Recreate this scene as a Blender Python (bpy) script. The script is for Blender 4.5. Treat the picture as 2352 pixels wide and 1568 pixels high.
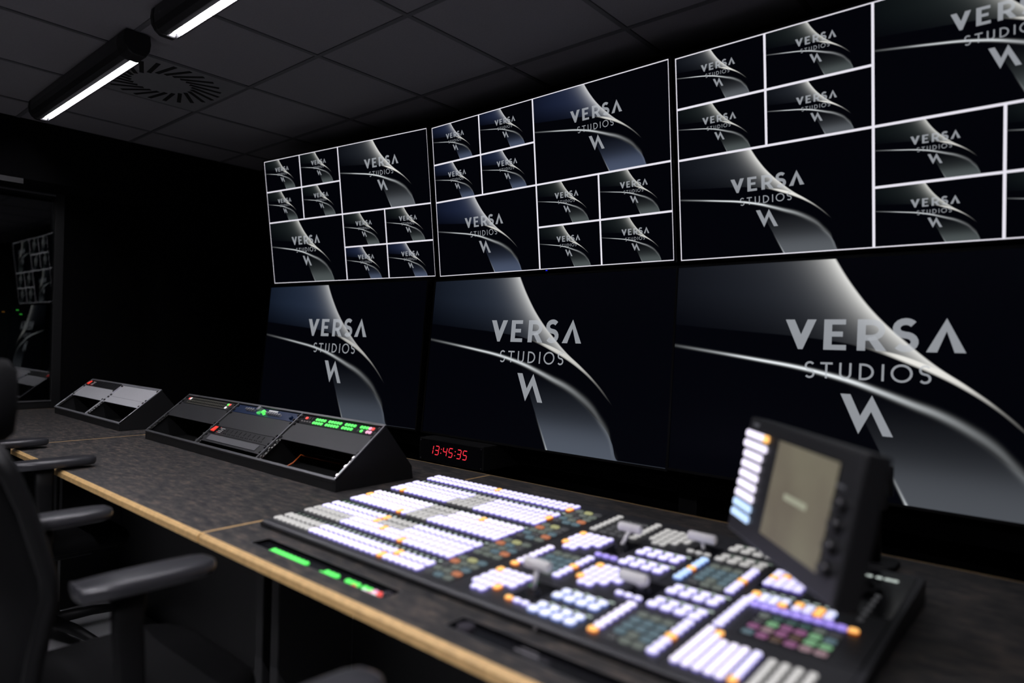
import bpy, bmesh, math, random
from mathutils import Vector, Matrix
random.seed(7)
for o in list(bpy.data.objects): bpy.data.objects.remove(o, do_unlink=True)
SC = bpy.context.scene
COL = SC.collection
H0 = 1.24                      # height of the lens above the floor
# ------------------------------------------------------------------ camera, world, exposure
def cam_axes(yaw, pitch, roll):
    cy, sy, cp, sp = math.cos(yaw), math.sin(yaw), math.cos(pitch), math.sin(pitch)
    f = Vector((sy*cp, cy*cp, sp)); r = Vector((cy, -sy, 0)); d = f.cross(r)
    cr, sr = math.cos(roll), math.sin(roll)
    return r*cr + d*sr, d*cr - r*sr, f
R_, D_, F_ = cam_axes(-0.7094, 0.0002, -0.0248)
cd = bpy.data.cameras.new('camera'); cam = bpy.data.objects.new('camera', cd); COL.objects.link(cam)
M = Matrix((R_, -D_, -F_)).transposed().to_4x4(); M.translation = (0, 0, H0); cam.matrix_world = M
cd.sensor_width = 36; cd.sensor_fit = 'HORIZONTAL'; cd.lens = 1534.83/2352*36
cd.clip_start = .02; cd.clip_end = 50
cd.dof.use_dof = True; cd.dof.focus_distance = 3.05; cd.dof.aperture_fstop = 1.36; cd.dof.aperture_blades = 0
SC.camera = cam
w = bpy.data.worlds.new('World'); SC.world = w; w.use_nodes = True
w.node_tree.nodes['Background'].inputs[0].default_value = (0.02, 0.022, 0.03, 1)
w.node_tree.nodes['Background'].inputs[1].default_value = .02
vs = SC.view_settings; SC.display_settings.display_device = 'sRGB'
vs.view_transform = 'Standard'; vs.look = 'None'; vs.gamma = 1; vs.use_curve_mapping = False; vs.exposure = 0.0
LAMP_POWER = 120.0              # emission of the LED slots in the ceiling luminaires

# ------------------------------------------------------------------ materials
def nt(name):
    m = bpy.data.materials.new(name); m.use_nodes = True
    n = m.node_tree.nodes; l = m.node_tree.links
    return m, n, l, n['Principled BSDF']
def pbr(name, c, rough=.5, metal=0., scale=30., var=.25, bump=0., spec=.5, emit=None, es=1.):
    m, n, l, b = nt(name)
    tc = n.new('ShaderNodeTexCoord'); nz = n.new('ShaderNodeTexNoise'); nz.inputs['Scale'].default_value = scale
    nz.inputs['Detail'].default_value = 4
    l.new(tc.outputs['Object'], nz.inputs['Vector'])
    mx = n.new('ShaderNodeMix'); mx.data_type = 'RGBA'
    mx.inputs['A'].default_value = [x*(1-var) for x in c]+[1]; mx.inputs['B'].default_value = [min(1, x*(1+var)) for x in c]+[1]
    l.new(nz.outputs['Fac'], mx.inputs['Factor']); l.new(mx.outputs['Result'], b.inputs['Base Color'])
    b.inputs['Roughness'].default_value = rough; b.inputs['Metallic'].default_value = metal
    b.inputs['Specular IOR Level'].default_value = spec
    if bump:
        bp = n.new('ShaderNodeBump'); bp.inputs['Strength'].default_value = bump; bp.inputs['Distance'].default_value = .002
        l.new(nz.outputs['Fac'], bp.inputs['Height']); l.new(bp.outputs['Normal'], b.inputs['Normal'])
    if emit:
        b.inputs['Emission Color'].default_value = list(emit)+[1]; b.inputs['Emission Strength'].default_value = es
    return m
_em = {}
def glow(name, c, s=1., base=(.02, .02, .02)):
    if name in _em: return _em[name]
    m, n, l, b = nt(name)
    b.inputs['Base Color'].default_value = list(base)+[1]; b.inputs['Roughness'].default_value = .45
    b.inputs['Emission Color'].default_value = list(c)+[1]; b.inputs['Emission Strength'].default_value = s
    _em[name] = m; return m
MT = {}
MT['black_wall'] = pbr('black_acoustic_wall', (.0035, .0035, .004), .95, scale=180, var=.5, bump=.4, spec=.08)
MT['dark_metal'] = pbr('black_powder_coat', (.009, .009, .010), .55, scale=300, var=.2, bump=.1)
MT['rack_black'] = pbr('rack_black_metal', (.020, .020, .021), .45, .3, scale=400, var=.2, bump=.1)
MT['blank_dark'] = pbr('blank_plate_dark', (.05, .05, .053), .46, .4, scale=500, var=.12, bump=.05)
MT['blank_grey'] = pbr('blank_plate_grey_lit', (.9, .9, .93), .42, .3, scale=300, var=.08)  # grey plates, colour raised to stand for light they reflect
MT['edge_bright'] = pbr('rim_aluminium_lit', (.85, .85, .9), .4, .9, scale=200, var=.1)  # pale metal stands for light caught by the far rack's rims
MT['edge_dim'] = pbr('dark_aluminium_edge', (.2, .2, .21), .42, .8, scale=200, var=.1)
MT['steel'] = pbr('zinc_steel', (.75, .73, .7), .25, 1., scale=80, var=.1)
MT['plastic'] = pbr('black_plastic', (.02, .02, .022), .38, scale=200, var=.2)
MT['console'] = pbr('console_anthracite', (.05, .05, .055), .42, .2, scale=200, var=.15)
MT['console_dark'] = pbr('console_black_gloss', (.008, .008, .01), .18, scale=200, var=.1)
MT['bezel'] = pbr('monitor_bezel_black', (.003, .003, .0035), .45, scale=200, var=.1)
MT['fabric'] = pbr('chair_mesh_black', (.0025, .0025, .003), .85, scale=500, var=.5, bump=.5, spec=.15)
MT['chair_plastic'] = pbr('chair_black_plastic', (.003, .003, .0035), .55, scale=200, var=.2, spec=.3)
MT['arm'] = pbr('armrest_soft_plastic', (.035, .035, .04), .32, scale=200, var=.15)
MT['armknob'] = pbr('grey_knob_plastic', (.05, .045, .055), .35)
MT['wood'] = pbr('plywood_edge', (.80, .50, .21), .5, scale=60, var=.3)
MT['vent'] = pbr('vent_plate', (.25, .25, .26), .6, scale=50, var=.1)
MT['slot'] = pbr('vent_slot_black', (.004, .004, .004), .9, scale=50, var=.1)
MT['navy'] = pbr('navy_front_panel', (.012, .03, .09), .35, .2, scale=200, var=.2)
MT['white_plastic'] = pbr('white_plastic', (.93, .91, .90), .3, scale=60, var=.05)
MT['bristle'] = pbr('brush_bristles', (.15, .15, .16), .5, scale=900, var=.9, bump=.6)
MT['floor'] = pbr('grey_carpet_tile', (.36, .36, .37), .75, scale=250, var=.3, bump=.3)
MT['orange_cable'] = pbr('orange_cable', (.6, .12, .02), .5, scale=50, var=.2)
# key materials
K = dict(
 lit=glow('key_lit_lavender', (.74, .70, 1.0), 1.2, (.5, .5, .55)), litw=glow('key_lit_white', (.88, .81, 1.0), 1.2, (.5, .5, .55)),
 blue=glow('key_lit_ice_blue', (.74, .77, 1.0), 1.15, (.5, .5, .55)), vio=glow('key_lit_violet', (.42, .30, 1.0), .95, (.4, .4, .5)),
 amber=glow('key_lit_amber', (1.0, .50, .14), 1.4, (.5, .3, .1)), grey=glow('key_unlit_grey_added_glow', (.30, .29, .28), 1.25, (.5, .5, .48)),  # unlit grey keys glow to stand for lamp light on them
 lcd=glow('lcd_key_grey_green', (.075, .088, .075), 1.42, (.05, .05, .05)), lcdb=glow('lcd_key_blue_grey', (.045, .075, .09), 1.82, (.05, .05, .05)),
 lcdo=glow('lcd_key_orange', (.26, .085, .035), 1.82, (.05, .05, .05)), lcdy=glow('lcd_key_yellow', (.20, .20, .09), 1.82, (.05, .05, .05)),
 lcdk=glow('lcd_key_dim', (.028, .028, .03), 1.62, (.04, .04, .04)), lcdg=glow('lcd_key_green', (.09, .20, .10), 1.82, (.05, .05, .05)),
 lcdt=glow('lcd_key_teal', (.018, .05, .04), 1.35, (.05, .05, .05)), lcdp=glow('lcd_key_purple', (.13, .04, .10), 1.82, (.05, .05, .05)),
 lcdr=glow('lcd_key_rose', (.20, .12, .14), 1.35, (.05, .05, .05)), lcdn=glow('lcd_key_brown', (.05, .025, .012), 1.35, (.05, .05, .05)),
 sml=glow('small_display_glyph', (.22, .27, .24), 1.92), smd=glow('small_display_glyph_dim', (.07, .09, .075), 1.92), smb=glow('small_display_glyph_bright', (.55, .62, .58), 1.),
 green=glow('key_lit_green', (.10, 1.0, .13), 1.1, (.1, .3, .1)), red=glow('key_lit_red', (1.0, .10, .08), .95, (.3, .05, .05)),
 pink=glow('key_lit_pink', (1.0, .45, .65), .95, (.4, .2, .3)), white=glow('key_lit_plain_white', (.9, .9, .9), 1.0, (.5, .5, .5)),
 darkkey=glow('key_dark', (.004, .004, .004), 1., (.015, .015, .015)))
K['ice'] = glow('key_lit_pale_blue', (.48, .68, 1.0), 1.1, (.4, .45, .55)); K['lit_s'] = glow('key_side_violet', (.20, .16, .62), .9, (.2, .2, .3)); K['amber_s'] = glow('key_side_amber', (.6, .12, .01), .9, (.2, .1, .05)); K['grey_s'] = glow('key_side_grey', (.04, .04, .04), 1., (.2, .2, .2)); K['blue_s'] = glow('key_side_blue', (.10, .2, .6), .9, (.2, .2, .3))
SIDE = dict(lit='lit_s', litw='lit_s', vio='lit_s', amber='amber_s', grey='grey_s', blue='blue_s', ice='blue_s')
def desk_mat():
    m, n, l, b = nt('dark_stone_laminate')
    tc = n.new('ShaderNodeTexCoord'); mp = n.new('ShaderNodeMapping'); mp.inputs['Scale'].default_value = (13, 38, 13)
    l.new(tc.outputs['Object'], mp.inputs['Vector'])
    a = n.new('ShaderNodeTexNoise'); a.inputs['Scale'].default_value = 1.6; a.inputs['Detail'].default_value = 9; a.inputs['Roughness'].default_value = .68
    l.new(mp.outputs['Vector'], a.inputs['Vector'])
    cr = n.new('ShaderNodeValToRGB'); e = cr.color_ramp.elements
    e[0].position = .36; e[0].color = (.026, .026, .029, 1); e[1].position = .66; e[1].color = (.150, .118, .098, 1)
    e2 = e.new(.52); e2.color = (.066, .061, .058, 1)
    l.new(a.outputs['Fac'], cr.inputs['Fac']); l.new(cr.outputs['Color'], b.inputs['Base Color'])
    bp = n.new('ShaderNodeBump'); bp.inputs['Strength'].default_value = .25; bp.inputs['Distance'].default_value = .002
    l.new(a.outputs['Fac'], bp.inputs['Height']); l.new(bp.outputs['Normal'], b.inputs['Normal'])
    b.inputs['Roughness'].default_value = .5; b.inputs['Specular IOR Level'].default_value = .35
    return m
MT['desk'] = desk_mat()
MT['tile'] = pbr('ceiling_tile', (.29, .28, .30), .9, scale=140, var=.12, bump=.2)
MT['tbar'] = pbr('ceiling_grid_bar', (.13, .13, .14), .6, scale=60, var=.1)
def glass_mat():
    m = bpy.data.materials.new('window_glass'); m.use_nodes = True; n = m.node_tree.nodes; l = m.node_tree.links
    for x in list(n):
        if x.type != 'OUTPUT_MATERIAL': n.remove(x)
    out = [x for x in n if x.type == 'OUTPUT_MATERIAL'][0]
    t = n.new('ShaderNodeBsdfTransparent'); t.inputs[0].default_value = (.85, .88, .88, 1)
    g = n.new('ShaderNodeBsdfGlossy'); g.inputs['Roughness'].default_value = .015
    fr = n.new('ShaderNodeFresnel'); fr.inputs['IOR'].default_value = 1.85
    mx = n.new('ShaderNodeMixShader'); l.new(fr.outputs[0], mx.inputs[0]); l.new(t.outputs[0], mx.inputs[1]); l.new(g.outputs[0], mx.inputs[2])
    l.new(mx.outputs[0], out.inputs[0]); return m
MT['glass'] = glass_mat()

# ---- artwork shown on the monitors, computed from the pane's UV
def art_mat(name, tint, gain=1., dark=1., cool_c=(.74, .87, 1.12), lowg=1.):
    m, n, l, b = nt(name)
    L = l.new; b.inputs['Specular IOR Level'].default_value = .15
    def val(x):
        return x
    def op(kind, a, bb=None, c=None, clamp=False):
        q = n.new('ShaderNodeMath'); q.operation = kind; q.use_clamp = clamp
        for i, s in enumerate((a, bb, c)):
            if s is None: continue
            if isinstance(s, (int, float)): q.inputs[i].default_value = s
            else: L(s, q.inputs[i])
        return q.outputs[0]
    def curve(x, pts):
        q = n.new('ShaderNodeFloatCurve'); cm = q.mapping; cu = cm.curves[0]
        pts = sorted(pts)
        cu.points[0].location = pts[0]; cu.points[-1].location = pts[-1]
        for p in pts[1:-1]: cu.points.new(*p)
        for p in cu.points: p.handle_type = 'AUTO'
        cm.update(); L(x, q.inputs['Value']); return op('MAXIMUM', q.outputs[0], 0.)
    def soft(d, wdt):          # 0 below, 1 above, edge of width wdt around d = 0
        q = n.new('ShaderNodeMapRange'); q.inputs['From Min'].default_value = -wdt; q.inputs['From Max'].default_value = wdt
        L(d, q.inputs['Value']); return q.outputs[0]
    uvn = n.new('ShaderNodeUVMap'); sp = n.new('ShaderNodeSeparateXYZ'); L(uvn.outputs[0], sp.inputs[0]); u, v = sp.outputs[0], sp.outputs[1]
    c1 = curve(v, [(0, .86), (.2, .84), (.323, .793), (.407, .744), (.482, .689), (.552, .632), (.644, .572), (.749, .512), (.866, .461), (1, .415)])
    c2 = curve(u, [(0, .715), (.196, .684), (.305, .668), (.395, .65), (.457, .633), (.506, .614), (.553, .596), (.61, .56), (.8, .40), (1, .2)])
    c2b = curve(u, [(0, .73), (.3, .69), (.46, .632), (.518, .602), (.577, .561), (.634, .517), (.69, .463), (.739, .403), (.793, .318), (1, .0)])
    c3 = curve(u, [(0, .61), (.133, .579), (.239, .553), (.34, .526), (.404, .502), (.467, .473), (.527, .437), (.586, .399), (.643, .362), (.698, .311), (.742, .257), (.775, .195), (.807, .128), (.846, .0), (1, 0)])
    cin = curve(u, [(0, .6), (.5, .44), (.6, .375), (.644, .343), (.699, .288), (.754, .214), (.796, .155), (.824, .08), (.846, .0), (1, 0)])
    d1 = op('SUBTRACT', c1, u)                                      # > 0 inside, left of the big edge
    in1 = soft(d1, .003)
    wing = op('MULTIPLY', in1, soft(op('SUBTRACT', v, c2), .003))
    ex = op('EXPONENT', op('DIVIDE', d1, -.030))
    ex2 = op('EXPONENT', op('DIVIDE', d1, -.105))
    wb = op('MULTIPLY', wing, op('MULTIPLY', ex, .66)); wc = op('MULTIPLY', wing, op('MULTIPLY', ex2, .062))
    blade = op('MULTIPLY', op('MULTIPLY', in1, soft(op('SUBTRACT', v, c2b), .006)), soft(op('SUBTRACT', c2, v), .003))
    bamp = curve(u, [(0, 0), (.44, 0), (.52, .3), (.575, .75), (.65, .7), (.72, .38), (.80, .06), (1, 0)])
    bl = op('MULTIPLY', blade, bamp)
    gw = curve(u, [(0, .0065), (.4, .0075), (.6, .013), (.75, .02), (1, .03)])
    dd = op('DIVIDE', op('SUBTRACT', v, op('ADD', c3, 0.0)), gw)
    ga = op('EXPONENT', op('MULTIPLY', op('MULTIPLY', dd, dd), -1.))
    camp = curve(u, [(0, .05), (.12, .26), (.28, .8), (.42, .8), (.52, .5), (.62, .28), (.72, .13), (.80, .07), (.85, 0), (1, 0)])
    cl = op('MULTIPLY', ga, camp)
    lb = op('SUBTRACT', u, op('SUBTRACT', .584, op('MULTIPLY', v, .2873)))
    low = op('MULTIPLY', soft(lb, .002), soft(op('SUBTRACT', cin, v), .004))
    lv = curve(v, [(0, .125), (.08, .105), (.2, .035), (.32, .010), (.45, .001), (1, 0)])
    lo = op('MULTIPLY', low, lv)
    rim = op('MULTIPLY', op('EXPONENT', op('MULTIPLY', op('MULTIPLY', op('DIVIDE', lb, .003), op('DIVIDE', lb, .003)), -1.)), curve(v, [(0, .5), (.06, .18), (.2, 0), (1, 0)]))
    warm = op('ADD', wb, bl); cool = op('ADD', op('MULTIPLY', lo, lowg), wc); neu = op('ADD', cl, rim)
    def rgb(c, s):
        q = n.new('ShaderNodeVectorMath'); q.operation = 'SCALE'; q.inputs[0].default_value = c; L(s, q.inputs['Scale']); return q.outputs[0]
    def vadd(a, b2):
        q = n.new('ShaderNodeVectorMath'); q.operation = 'ADD'; L(a, q.inputs[0]); L(b2, q.inputs[1]); return q.outputs[0]
    dk = op('MULTIPLY', op('MULTIPLY', wing, .0066*dark), op('MULTIPLY', curve(u, [(0, .5), (.3, 1.1), (1, 1.3)]), op('ADD', op('DIVIDE', op('SUBTRACT', v, c2), .22), .22, clamp=True)))
    tot = vadd(vadd(rgb((1.0*gain, .985*gain, .93*gain), warm), rgb(tuple(q*gain for q in cool_c), cool)), vadd(rgb((.95*gain, 1.0*gain, 1.03*gain), neu), rgb(tint, dk)))
    base = n.new('ShaderNodeVectorMath'); base.operation = 'ADD'; L(tot, base.inputs[0]); base.inputs[1].default_value = (.0007, .0009, .0022)
    L(base.outputs[0], b.inputs['Emission Color']); b.inputs['Emission Strength'].default_value = 1.
    b.inputs['Base Color'].default_value = (.002, .002, .003, 1); b.inputs['Roughness'].default_value = .3
    return m
ART = {'b': art_mat('artwork_blue_tint', (.8, 1.3, 3.6), .85, 1.3, (.62, .8, 1.3)), 'n': art_mat('artwork_neutral_tint', (.9, 1.15, 1.6), 1.1, 1., (.82, .9, 1.0), .9), 'g': art_mat('artwork_green_tint', (.6, 1.0, .9), .92, .8, (.74, .88, .88), .9),
       'L': art_mat('artwork_large_left', (1.0, 1.7, 3.4), .62, 1.6), 'M': art_mat('artwork_large_middle', (1.0, 1.5, 2.6), .85, 1.3), 'R': art_mat('artwork_large_right', (1.0, 1.2, 1.7), 1.1, 1.0, (.84, .92, 1.05), .62)}
def letter_mat():
    m = bpy.data.materials.new('title_letters'); m.use_nodes = True; n = m.node_tree.nodes; l = m.node_tree.links
    for x in list(n):
        if x.type != 'OUTPUT_MATERIAL': n.remove(x)
    out = [x for x in n if x.type == 'OUTPUT_MATERIAL'][0]
    t = n.new('ShaderNodeBsdfTransparent'); t.inputs[0].default_value = (.42, .42, .42, 1)
    e = n.new('ShaderNodeEmission'); e.inputs[0].default_value = (.27, .285, .31, 1); e.inputs[1].default_value = 1.
    a = n.new('ShaderNodeAddShader'); l.new(t.outputs[0], a.inputs[0]); l.new(e.outputs[0], a.inputs[1]); l.new(a.outputs[0], out.inputs[0]); return m
MT['letters'] = letter_mat()
MT['gridline'] = glow('multiview_line_white', (.80, .78, .86), 1.)

# ------------------------------------------------------------------ mesh helpers
class MB:
    def __init__(s): s.v = []; s.f = []; s.m = []; s.uv = {}
    def add(s, vs, fs, mi=0, uvs=None):
        o = len(s.v); s.v += [Vector(x) for x in vs]
        for i, f in enumerate(fs):
            s.f.append([o+k for k in f]); s.m.append(mi)
            if uvs: s.uv[len(s.f)-1] = uvs[i]
    def box(s, x0, x1, y0, y1, z0, z1, mi=0, T=None):
        vs = [Vector(p) for p in ((x0, y0, z0), (x1, y0, z0), (x1, y1, z0), (x0, y1, z0), (x0, y0, z1), (x1, y0, z1), (x1, y1, z1), (x0, y1, z1))]
        if T: vs = [T(p) for p in vs]
        s.add(vs, [(0, 3, 2, 1), (4, 5, 6, 7), (0, 1, 5, 4), (1, 2, 6, 5), (2, 3, 7, 6), (3, 0, 4, 7)], mi)
    def prism(s, poly, x0, x1, axis='x', mi=0, T=None):      # poly in the other two axes
        def mk(a, p):
            return Vector((a, p[0], p[1])) if axis == 'x' else (Vector((p[0], a, p[1])) if axis == 'y' else Vector((p[0], p[1], a)))
        k = len(poly); vs = [mk(x0, p) for p in poly]+[mk(x1, p) for p in poly]
        if T: vs = [T(p) for p in vs]
        s.add(vs, [list(range(k))[::-1], list(range(k, 2*k))]+[(i, (i+1) % k, k+(i+1) % k, k+i) for i in range(k)], mi)
    def loft(s, rings, mi=0, cap=True):
        k = len(rings[0]); o = len(s.v); vs = [p for r in rings for p in r]; fs = []
        for j in range(len(rings)-1):
            for i in range(k):
                a = j*k; b = (j+1)*k; fs.append((a+i, a+(i+1) % k, b+(i+1) % k, b+i))
        if cap: fs += [list(range(k))[::-1], [len(vs)-k+i for i in range(k)]]
        s.add(vs, fs, mi)
    def tube(s, pts, r, seg=8, mi=0):
        pts = [Vector(p) for p in pts]; rings = []
        for i, p in enumerate(pts):
            t = (pts[min(i+1, len(pts)-1)]-pts[max(i-1, 0)]).normalized()
            a = t.orthogonal().normalized(); b = t.cross(a)
            if i and rings:
                a0 = (rings[-1][0]-pts[i-1]); a = (a0 - t*a0.dot(t)).normalized(); b = t.cross(a)
            rr = r[i] if isinstance(r, (list, tuple)) else r
            rings.append([p+a*math.cos(2*math.pi*k/seg)*rr+b*math.sin(2*math.pi*k/seg)*rr for k in range(seg)])
        s.loft(rings, mi)
    def build(s, name, mats, parent=None, origin=None, smooth=False, bevel=0., bseg=2, kind=None, label=None):
        if not isinstance(mats, (list, tuple)): mats = [mats]
        og = Vector(origin) if origin is not None else (Vector(parent['_w']) if parent is not None else Vector((0, 0, 0)))
        me = bpy.data.meshes.new(name); me.from_pydata([tuple(p-og) for p in s.v], [], s.f)
        for mt in mats: me.materials.append(mt)
        for i, p in enumerate(me.polygons): p.material_index = s.m[i]; p.use_smooth = smooth
        if s.uv:
            ul = me.uv_layers.new(name='UVMap')
            for fi, uv in s.uv.items():
                for k, li in enumerate(me.polygons[fi].loop_indices): ul.data[li].uv = uv[k]
        if not s.uv:
            bm = bmesh.new(); bm.from_mesh(me); bmesh.ops.recalc_face_normals(bm, faces=bm.faces); bm.to_mesh(me); bm.free()
        o = bpy.data.objects.new(name, me); COL.objects.link(o)
        if parent is not None:
            o.parent = parent; o.location = og-Vector(parent['_w']); o['_w'] = list(og)
        else: o.location = og; o['_w'] = list(og)
        if bevel:
            b = o.modifiers.new('bevel', 'BEVEL'); b.width = bevel; b.segments = bseg; b.limit_method = 'ANGLE'; b.angle_limit = math.radians(35)
        if kind: o['kind'] = kind
        if label: o['label'] = label
        return o
def thing(name, loc, label, cat, group=None):
    o = bpy.data.objects.new(name, None); COL.objects.link(o); o.location = loc; o.empty_display_size = .1
    o['_w'] = list(loc); o['label'] = label; o['category'] = cat
    if group: o['group'] = group
    return o
def tag(o, label, cat, group=None, kind=None):
    if label: o['label'] = label
    if cat: o['category'] = cat
    if group: o['group'] = group
    if kind: o['kind'] = kind
    return o
def st(o): o['kind'] = 'structure'; return o
def rrect(w, h, r, seg=4):     # outline of a rounded rectangle centred on 0
    r = min(r, w/2-1e-5, h/2-1e-5); P = []
    for cx, cy, a0 in ((w/2-r, h/2-r, 0), (-w/2+r, h/2-r, 90), (-w/2+r, -h/2+r, 180), (w/2-r, -h/2+r, 270)):
        for k in range(seg+1):
            a = math.radians(a0+90*k/seg); P.append((cx+r*math.cos(a), cy+r*math.sin(a)))
    return P
Z = lambda r: r+H0

# ------------------------------------------------------------------ room shell
XL, XR, YF, YB, ZC = -4.74, 1.7, 2.56, -2.3, Z(1.233)
b = MB(); b.box(-8.2, XR+.1, YB-.1, YF+.1, -.1, 0); st(b.build('floor', MT['floor']))
# ceiling : tiles in a T-bar grid, one mesh
b = MB(); b.box(-5.2, XR+.1, YB-.1, YF+.1, ZC+.012, ZC+.1, 1)
gx0, gy0 = -1.9885, 1.0571
VENT = (gx0-.6*2.5, gy0+.3)
for i in range(-7, 7):
    for j in range(-6, 4):
        x0 = gx0-.6*(i+1); y0 = gy0+.6*(j-0)
        a0, a1, c0, c1 = max(x0+.011, XL), min(x0+.6-.011, XR), max(y0+.011, YB), min(y0+.6-.011, YF)
        if a1 <= a0 or c1 <= c0: continue
        if abs((x0+.3)-VENT[0]) < .05 and abs((y0+.3)-VENT[1]) < .05: continue
        b.box(a0, a1, c0, c1, ZC+.004, ZC+.0125, 0)
# exposed T bars
for i in range(-7, 7):
    x = gx0-.6*i
    if XL < x < XR: b.box(x-.010, x+.010, YB, YF, ZC+.0, ZC+.008, 1)
for j in range(-6, 4):
    y = gy0+.6*j
    if YB < y < YF: b.box(XL, XR, y-.010, y+.010, ZC+.0005, ZC+.0085, 1)
st(b.build('ceiling', [MT['tile'], MT['tbar']]))
b = MB(); b.box(-5.2, XR+.1, YF, YF+.1, 0, ZC+.1); st(b.build('wall_front', MT['black_wall']))
b = MB(); b.box(XR, XR+.1, YB-.1, YF, 0, ZC+.1); st(b.build('wall_right', MT['black_wall']))
b = MB(); b.box(-5.2, XR, YB-.1, YB, 0, ZC+.1); st(b.build('wall_back', MT['black_wall']))
b = MB(); XG = -5.10
b.box(XG, XL, 1.87, YF, 0, ZC+.1); b.box(XG, XL, -.7, 1.87, Z(.885), ZC+.1); b.box(XG, XL, -.7, .74, 0, Z(-.53)); b.box(XG-.06, XG+.02, .74, 1.87, 0, Z(-.53)); b.box(XG, XL, YB, -.7, 0, ZC+.1); b.box(XG-.06, XG+.02, 1.395, 1.87, Z(-.53), Z(.885))
st(b.build('wall_left', MT['black_wall']))
# window in the left wall : frame + pane
wn = bpy.data.objects.new('window_1', None); COL.objects.link(wn); wn.location = (XG, .3, Z(-.5)); wn['_w'] = [XG, .3, Z(-.5)]; wn['kind'] = 'structure'
b = MB(); y0, y1, z0, z1 = -.7, 1.342, Z(-.53), Z(.875)
fx0, fx1 = XG-.06, XG+.03
b.box(fx0, fx1, y1-.001, y1+.055, z0, z1+.05); b.box(fx0, fx1, y0-.05, y0+.03, z0, z1+.05)
b.box(fx0, fx1, y0, y1, z0, Z(-.458)); b.box(fx0, fx1, y0, y1, Z(.872), z1+.05)
b.build('window_frame', MT['bezel'], wn, bevel=.004)
b = MB(); b.box(XG+.006, XG+.010, y0+.02, y1+.02, Z(-.47), Z(.88)); b.build('window_glass', MT['glass'], wn)
b = MB(); b.box(fx1-.004, fx1+.010, y0, y1, Z(.863), Z(.873)); b.box(fx1-.004, fx1+.010, y0, y1, Z(-.458), Z(-.450)); b.build('glazing_bead', MT['edge_dim'], wn)
b = MB(); b.box(XL-.004, XL+.008, -.7, 1.09, Z(.853), Z(.883)); o_ = b.build('lit_soffit_1', pbr('soffit_lit_band', (.02, .02, .022), .6), None); st(o_)  # strip added to stand for the lamp-lit face of the soffit
# the dark room beyond the window
b = MB(); b.box(-8.3, -8.2, -3, 3.2, 0, 2.9); st(b.build('wall_far', MT['black_wall']))
b = MB(); b.box(-8.2, -5.16, 3.2, 3.3, 0, 2.9); b.box(-8.2, -5.16, -3.1, -3, 0, 2.9); st(b.build('wall_beyond', MT['black_wall']))
b = MB(); b.box(-8.3, -5.2, -3.1, 3.3, 2.6, 2.9); st(b.build('ceiling_beyond', MT['tile']))
er = thing('equipment_cabinet', (-7.1, 1.55, 0), 'black equipment cabinet with tiny green lamps seen through the dark window', 'cabinet')
b = MB(); b.box(-7.4, -6.8, 1.2, 1.9, 0, 1.9); b.build('cabinet_body', MT['dark_metal'], er, bevel=.01)
for yy, zz, nm in ((1.546, Z(.162), 'green'), (1.570, Z(.128), 'green'), (1.450, Z(.142), 'amber')):
    b = MB(); b.box(-6.8, -6.795, yy-.009, yy+.009, zz-.006, zz+.006); b.build('indicator_lamp', glow('tiny_'+nm, (.1, 1, .1) if nm == 'green' else (1, .4, .05), .22 if nm == 'green' else .08), er)

# ------------------------------------------------------------------ ceiling luminaires
def luminaire(x0, x1, label, yc=1.062, pw=LAMP_POWER, lip=0.):
    t = thing('linear_luminaire', ((x0+x1)/2, yc, ZC), label, 'ceiling light', 'black linear luminaires along the ceiling grid')
    zt, zb = ZC-.001, Z(1.140)
    prof = [(yc-.046, zt), (yc-.050, zt-.035), (yc-.046, zt-.062), (yc-.034, zt-.082), (yc-.016, zb), (yc+.010, zb+.006), (yc+.011, zb+.022), (yc+.034, zb+.022), (yc+.035, zb-.001+lip), (yc+.041, zb-.001+lip), (yc+.047, zt-.065), (yc+.050, zt-.035), (yc+.046, zt)]
    b = MB(); b.prism(prof, x0+.03, x1-.09); b.build('luminaire_body', MT['plastic'], t)
    for (a, c, nm) in ((x0, x0+.03, 0), (x1-.09, x1, 1)):
        pr = [(yc+dy*1.06, z0) for dy, z0 in [(-.046, zt), (-.050, zt-.035), (-.046, zt-.062), (-.034, zt-.082), (-.016, zb-.004), (.030, zb-.004), (.046, zt-.065), (.050, zt-.035), (.046, zt)]]
        b = MB(); b.prism(pr, a, c); b.build('end_cap', MT['dark_metal'], t, bevel=.006)
    b = MB(); b.box(x0+.035, x1-.095, yc+.015, yc+.031, zb+.016, zb+.0215); b.build('led_strip', glow('luminaire_led_%g' % pw, (.95, .93, 1.0), pw, (.5, .5, .5)), t)
    return t
luminaire(-4.34, -2.975, 'black linear ceiling luminaire nearest the left wall, beside the round air vent')
luminaire(-2.72, -1.355, 'black linear ceiling luminaire cut off by the top edge of the picture')
for a_, wh, kp_ in ((-4.34, 'leftmost', 1.3), (-2.72, 'middle', 2.2), (-1.10, 'rightmost', 4.2)):  # row out of view, added to light the desk edge and keys
    luminaire(a_, a_+1.365, wh+' black linear ceiling luminaire of the unseen row added above the chairs for more light', -.138, LAMP_POWER*kp_, .006)
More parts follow.
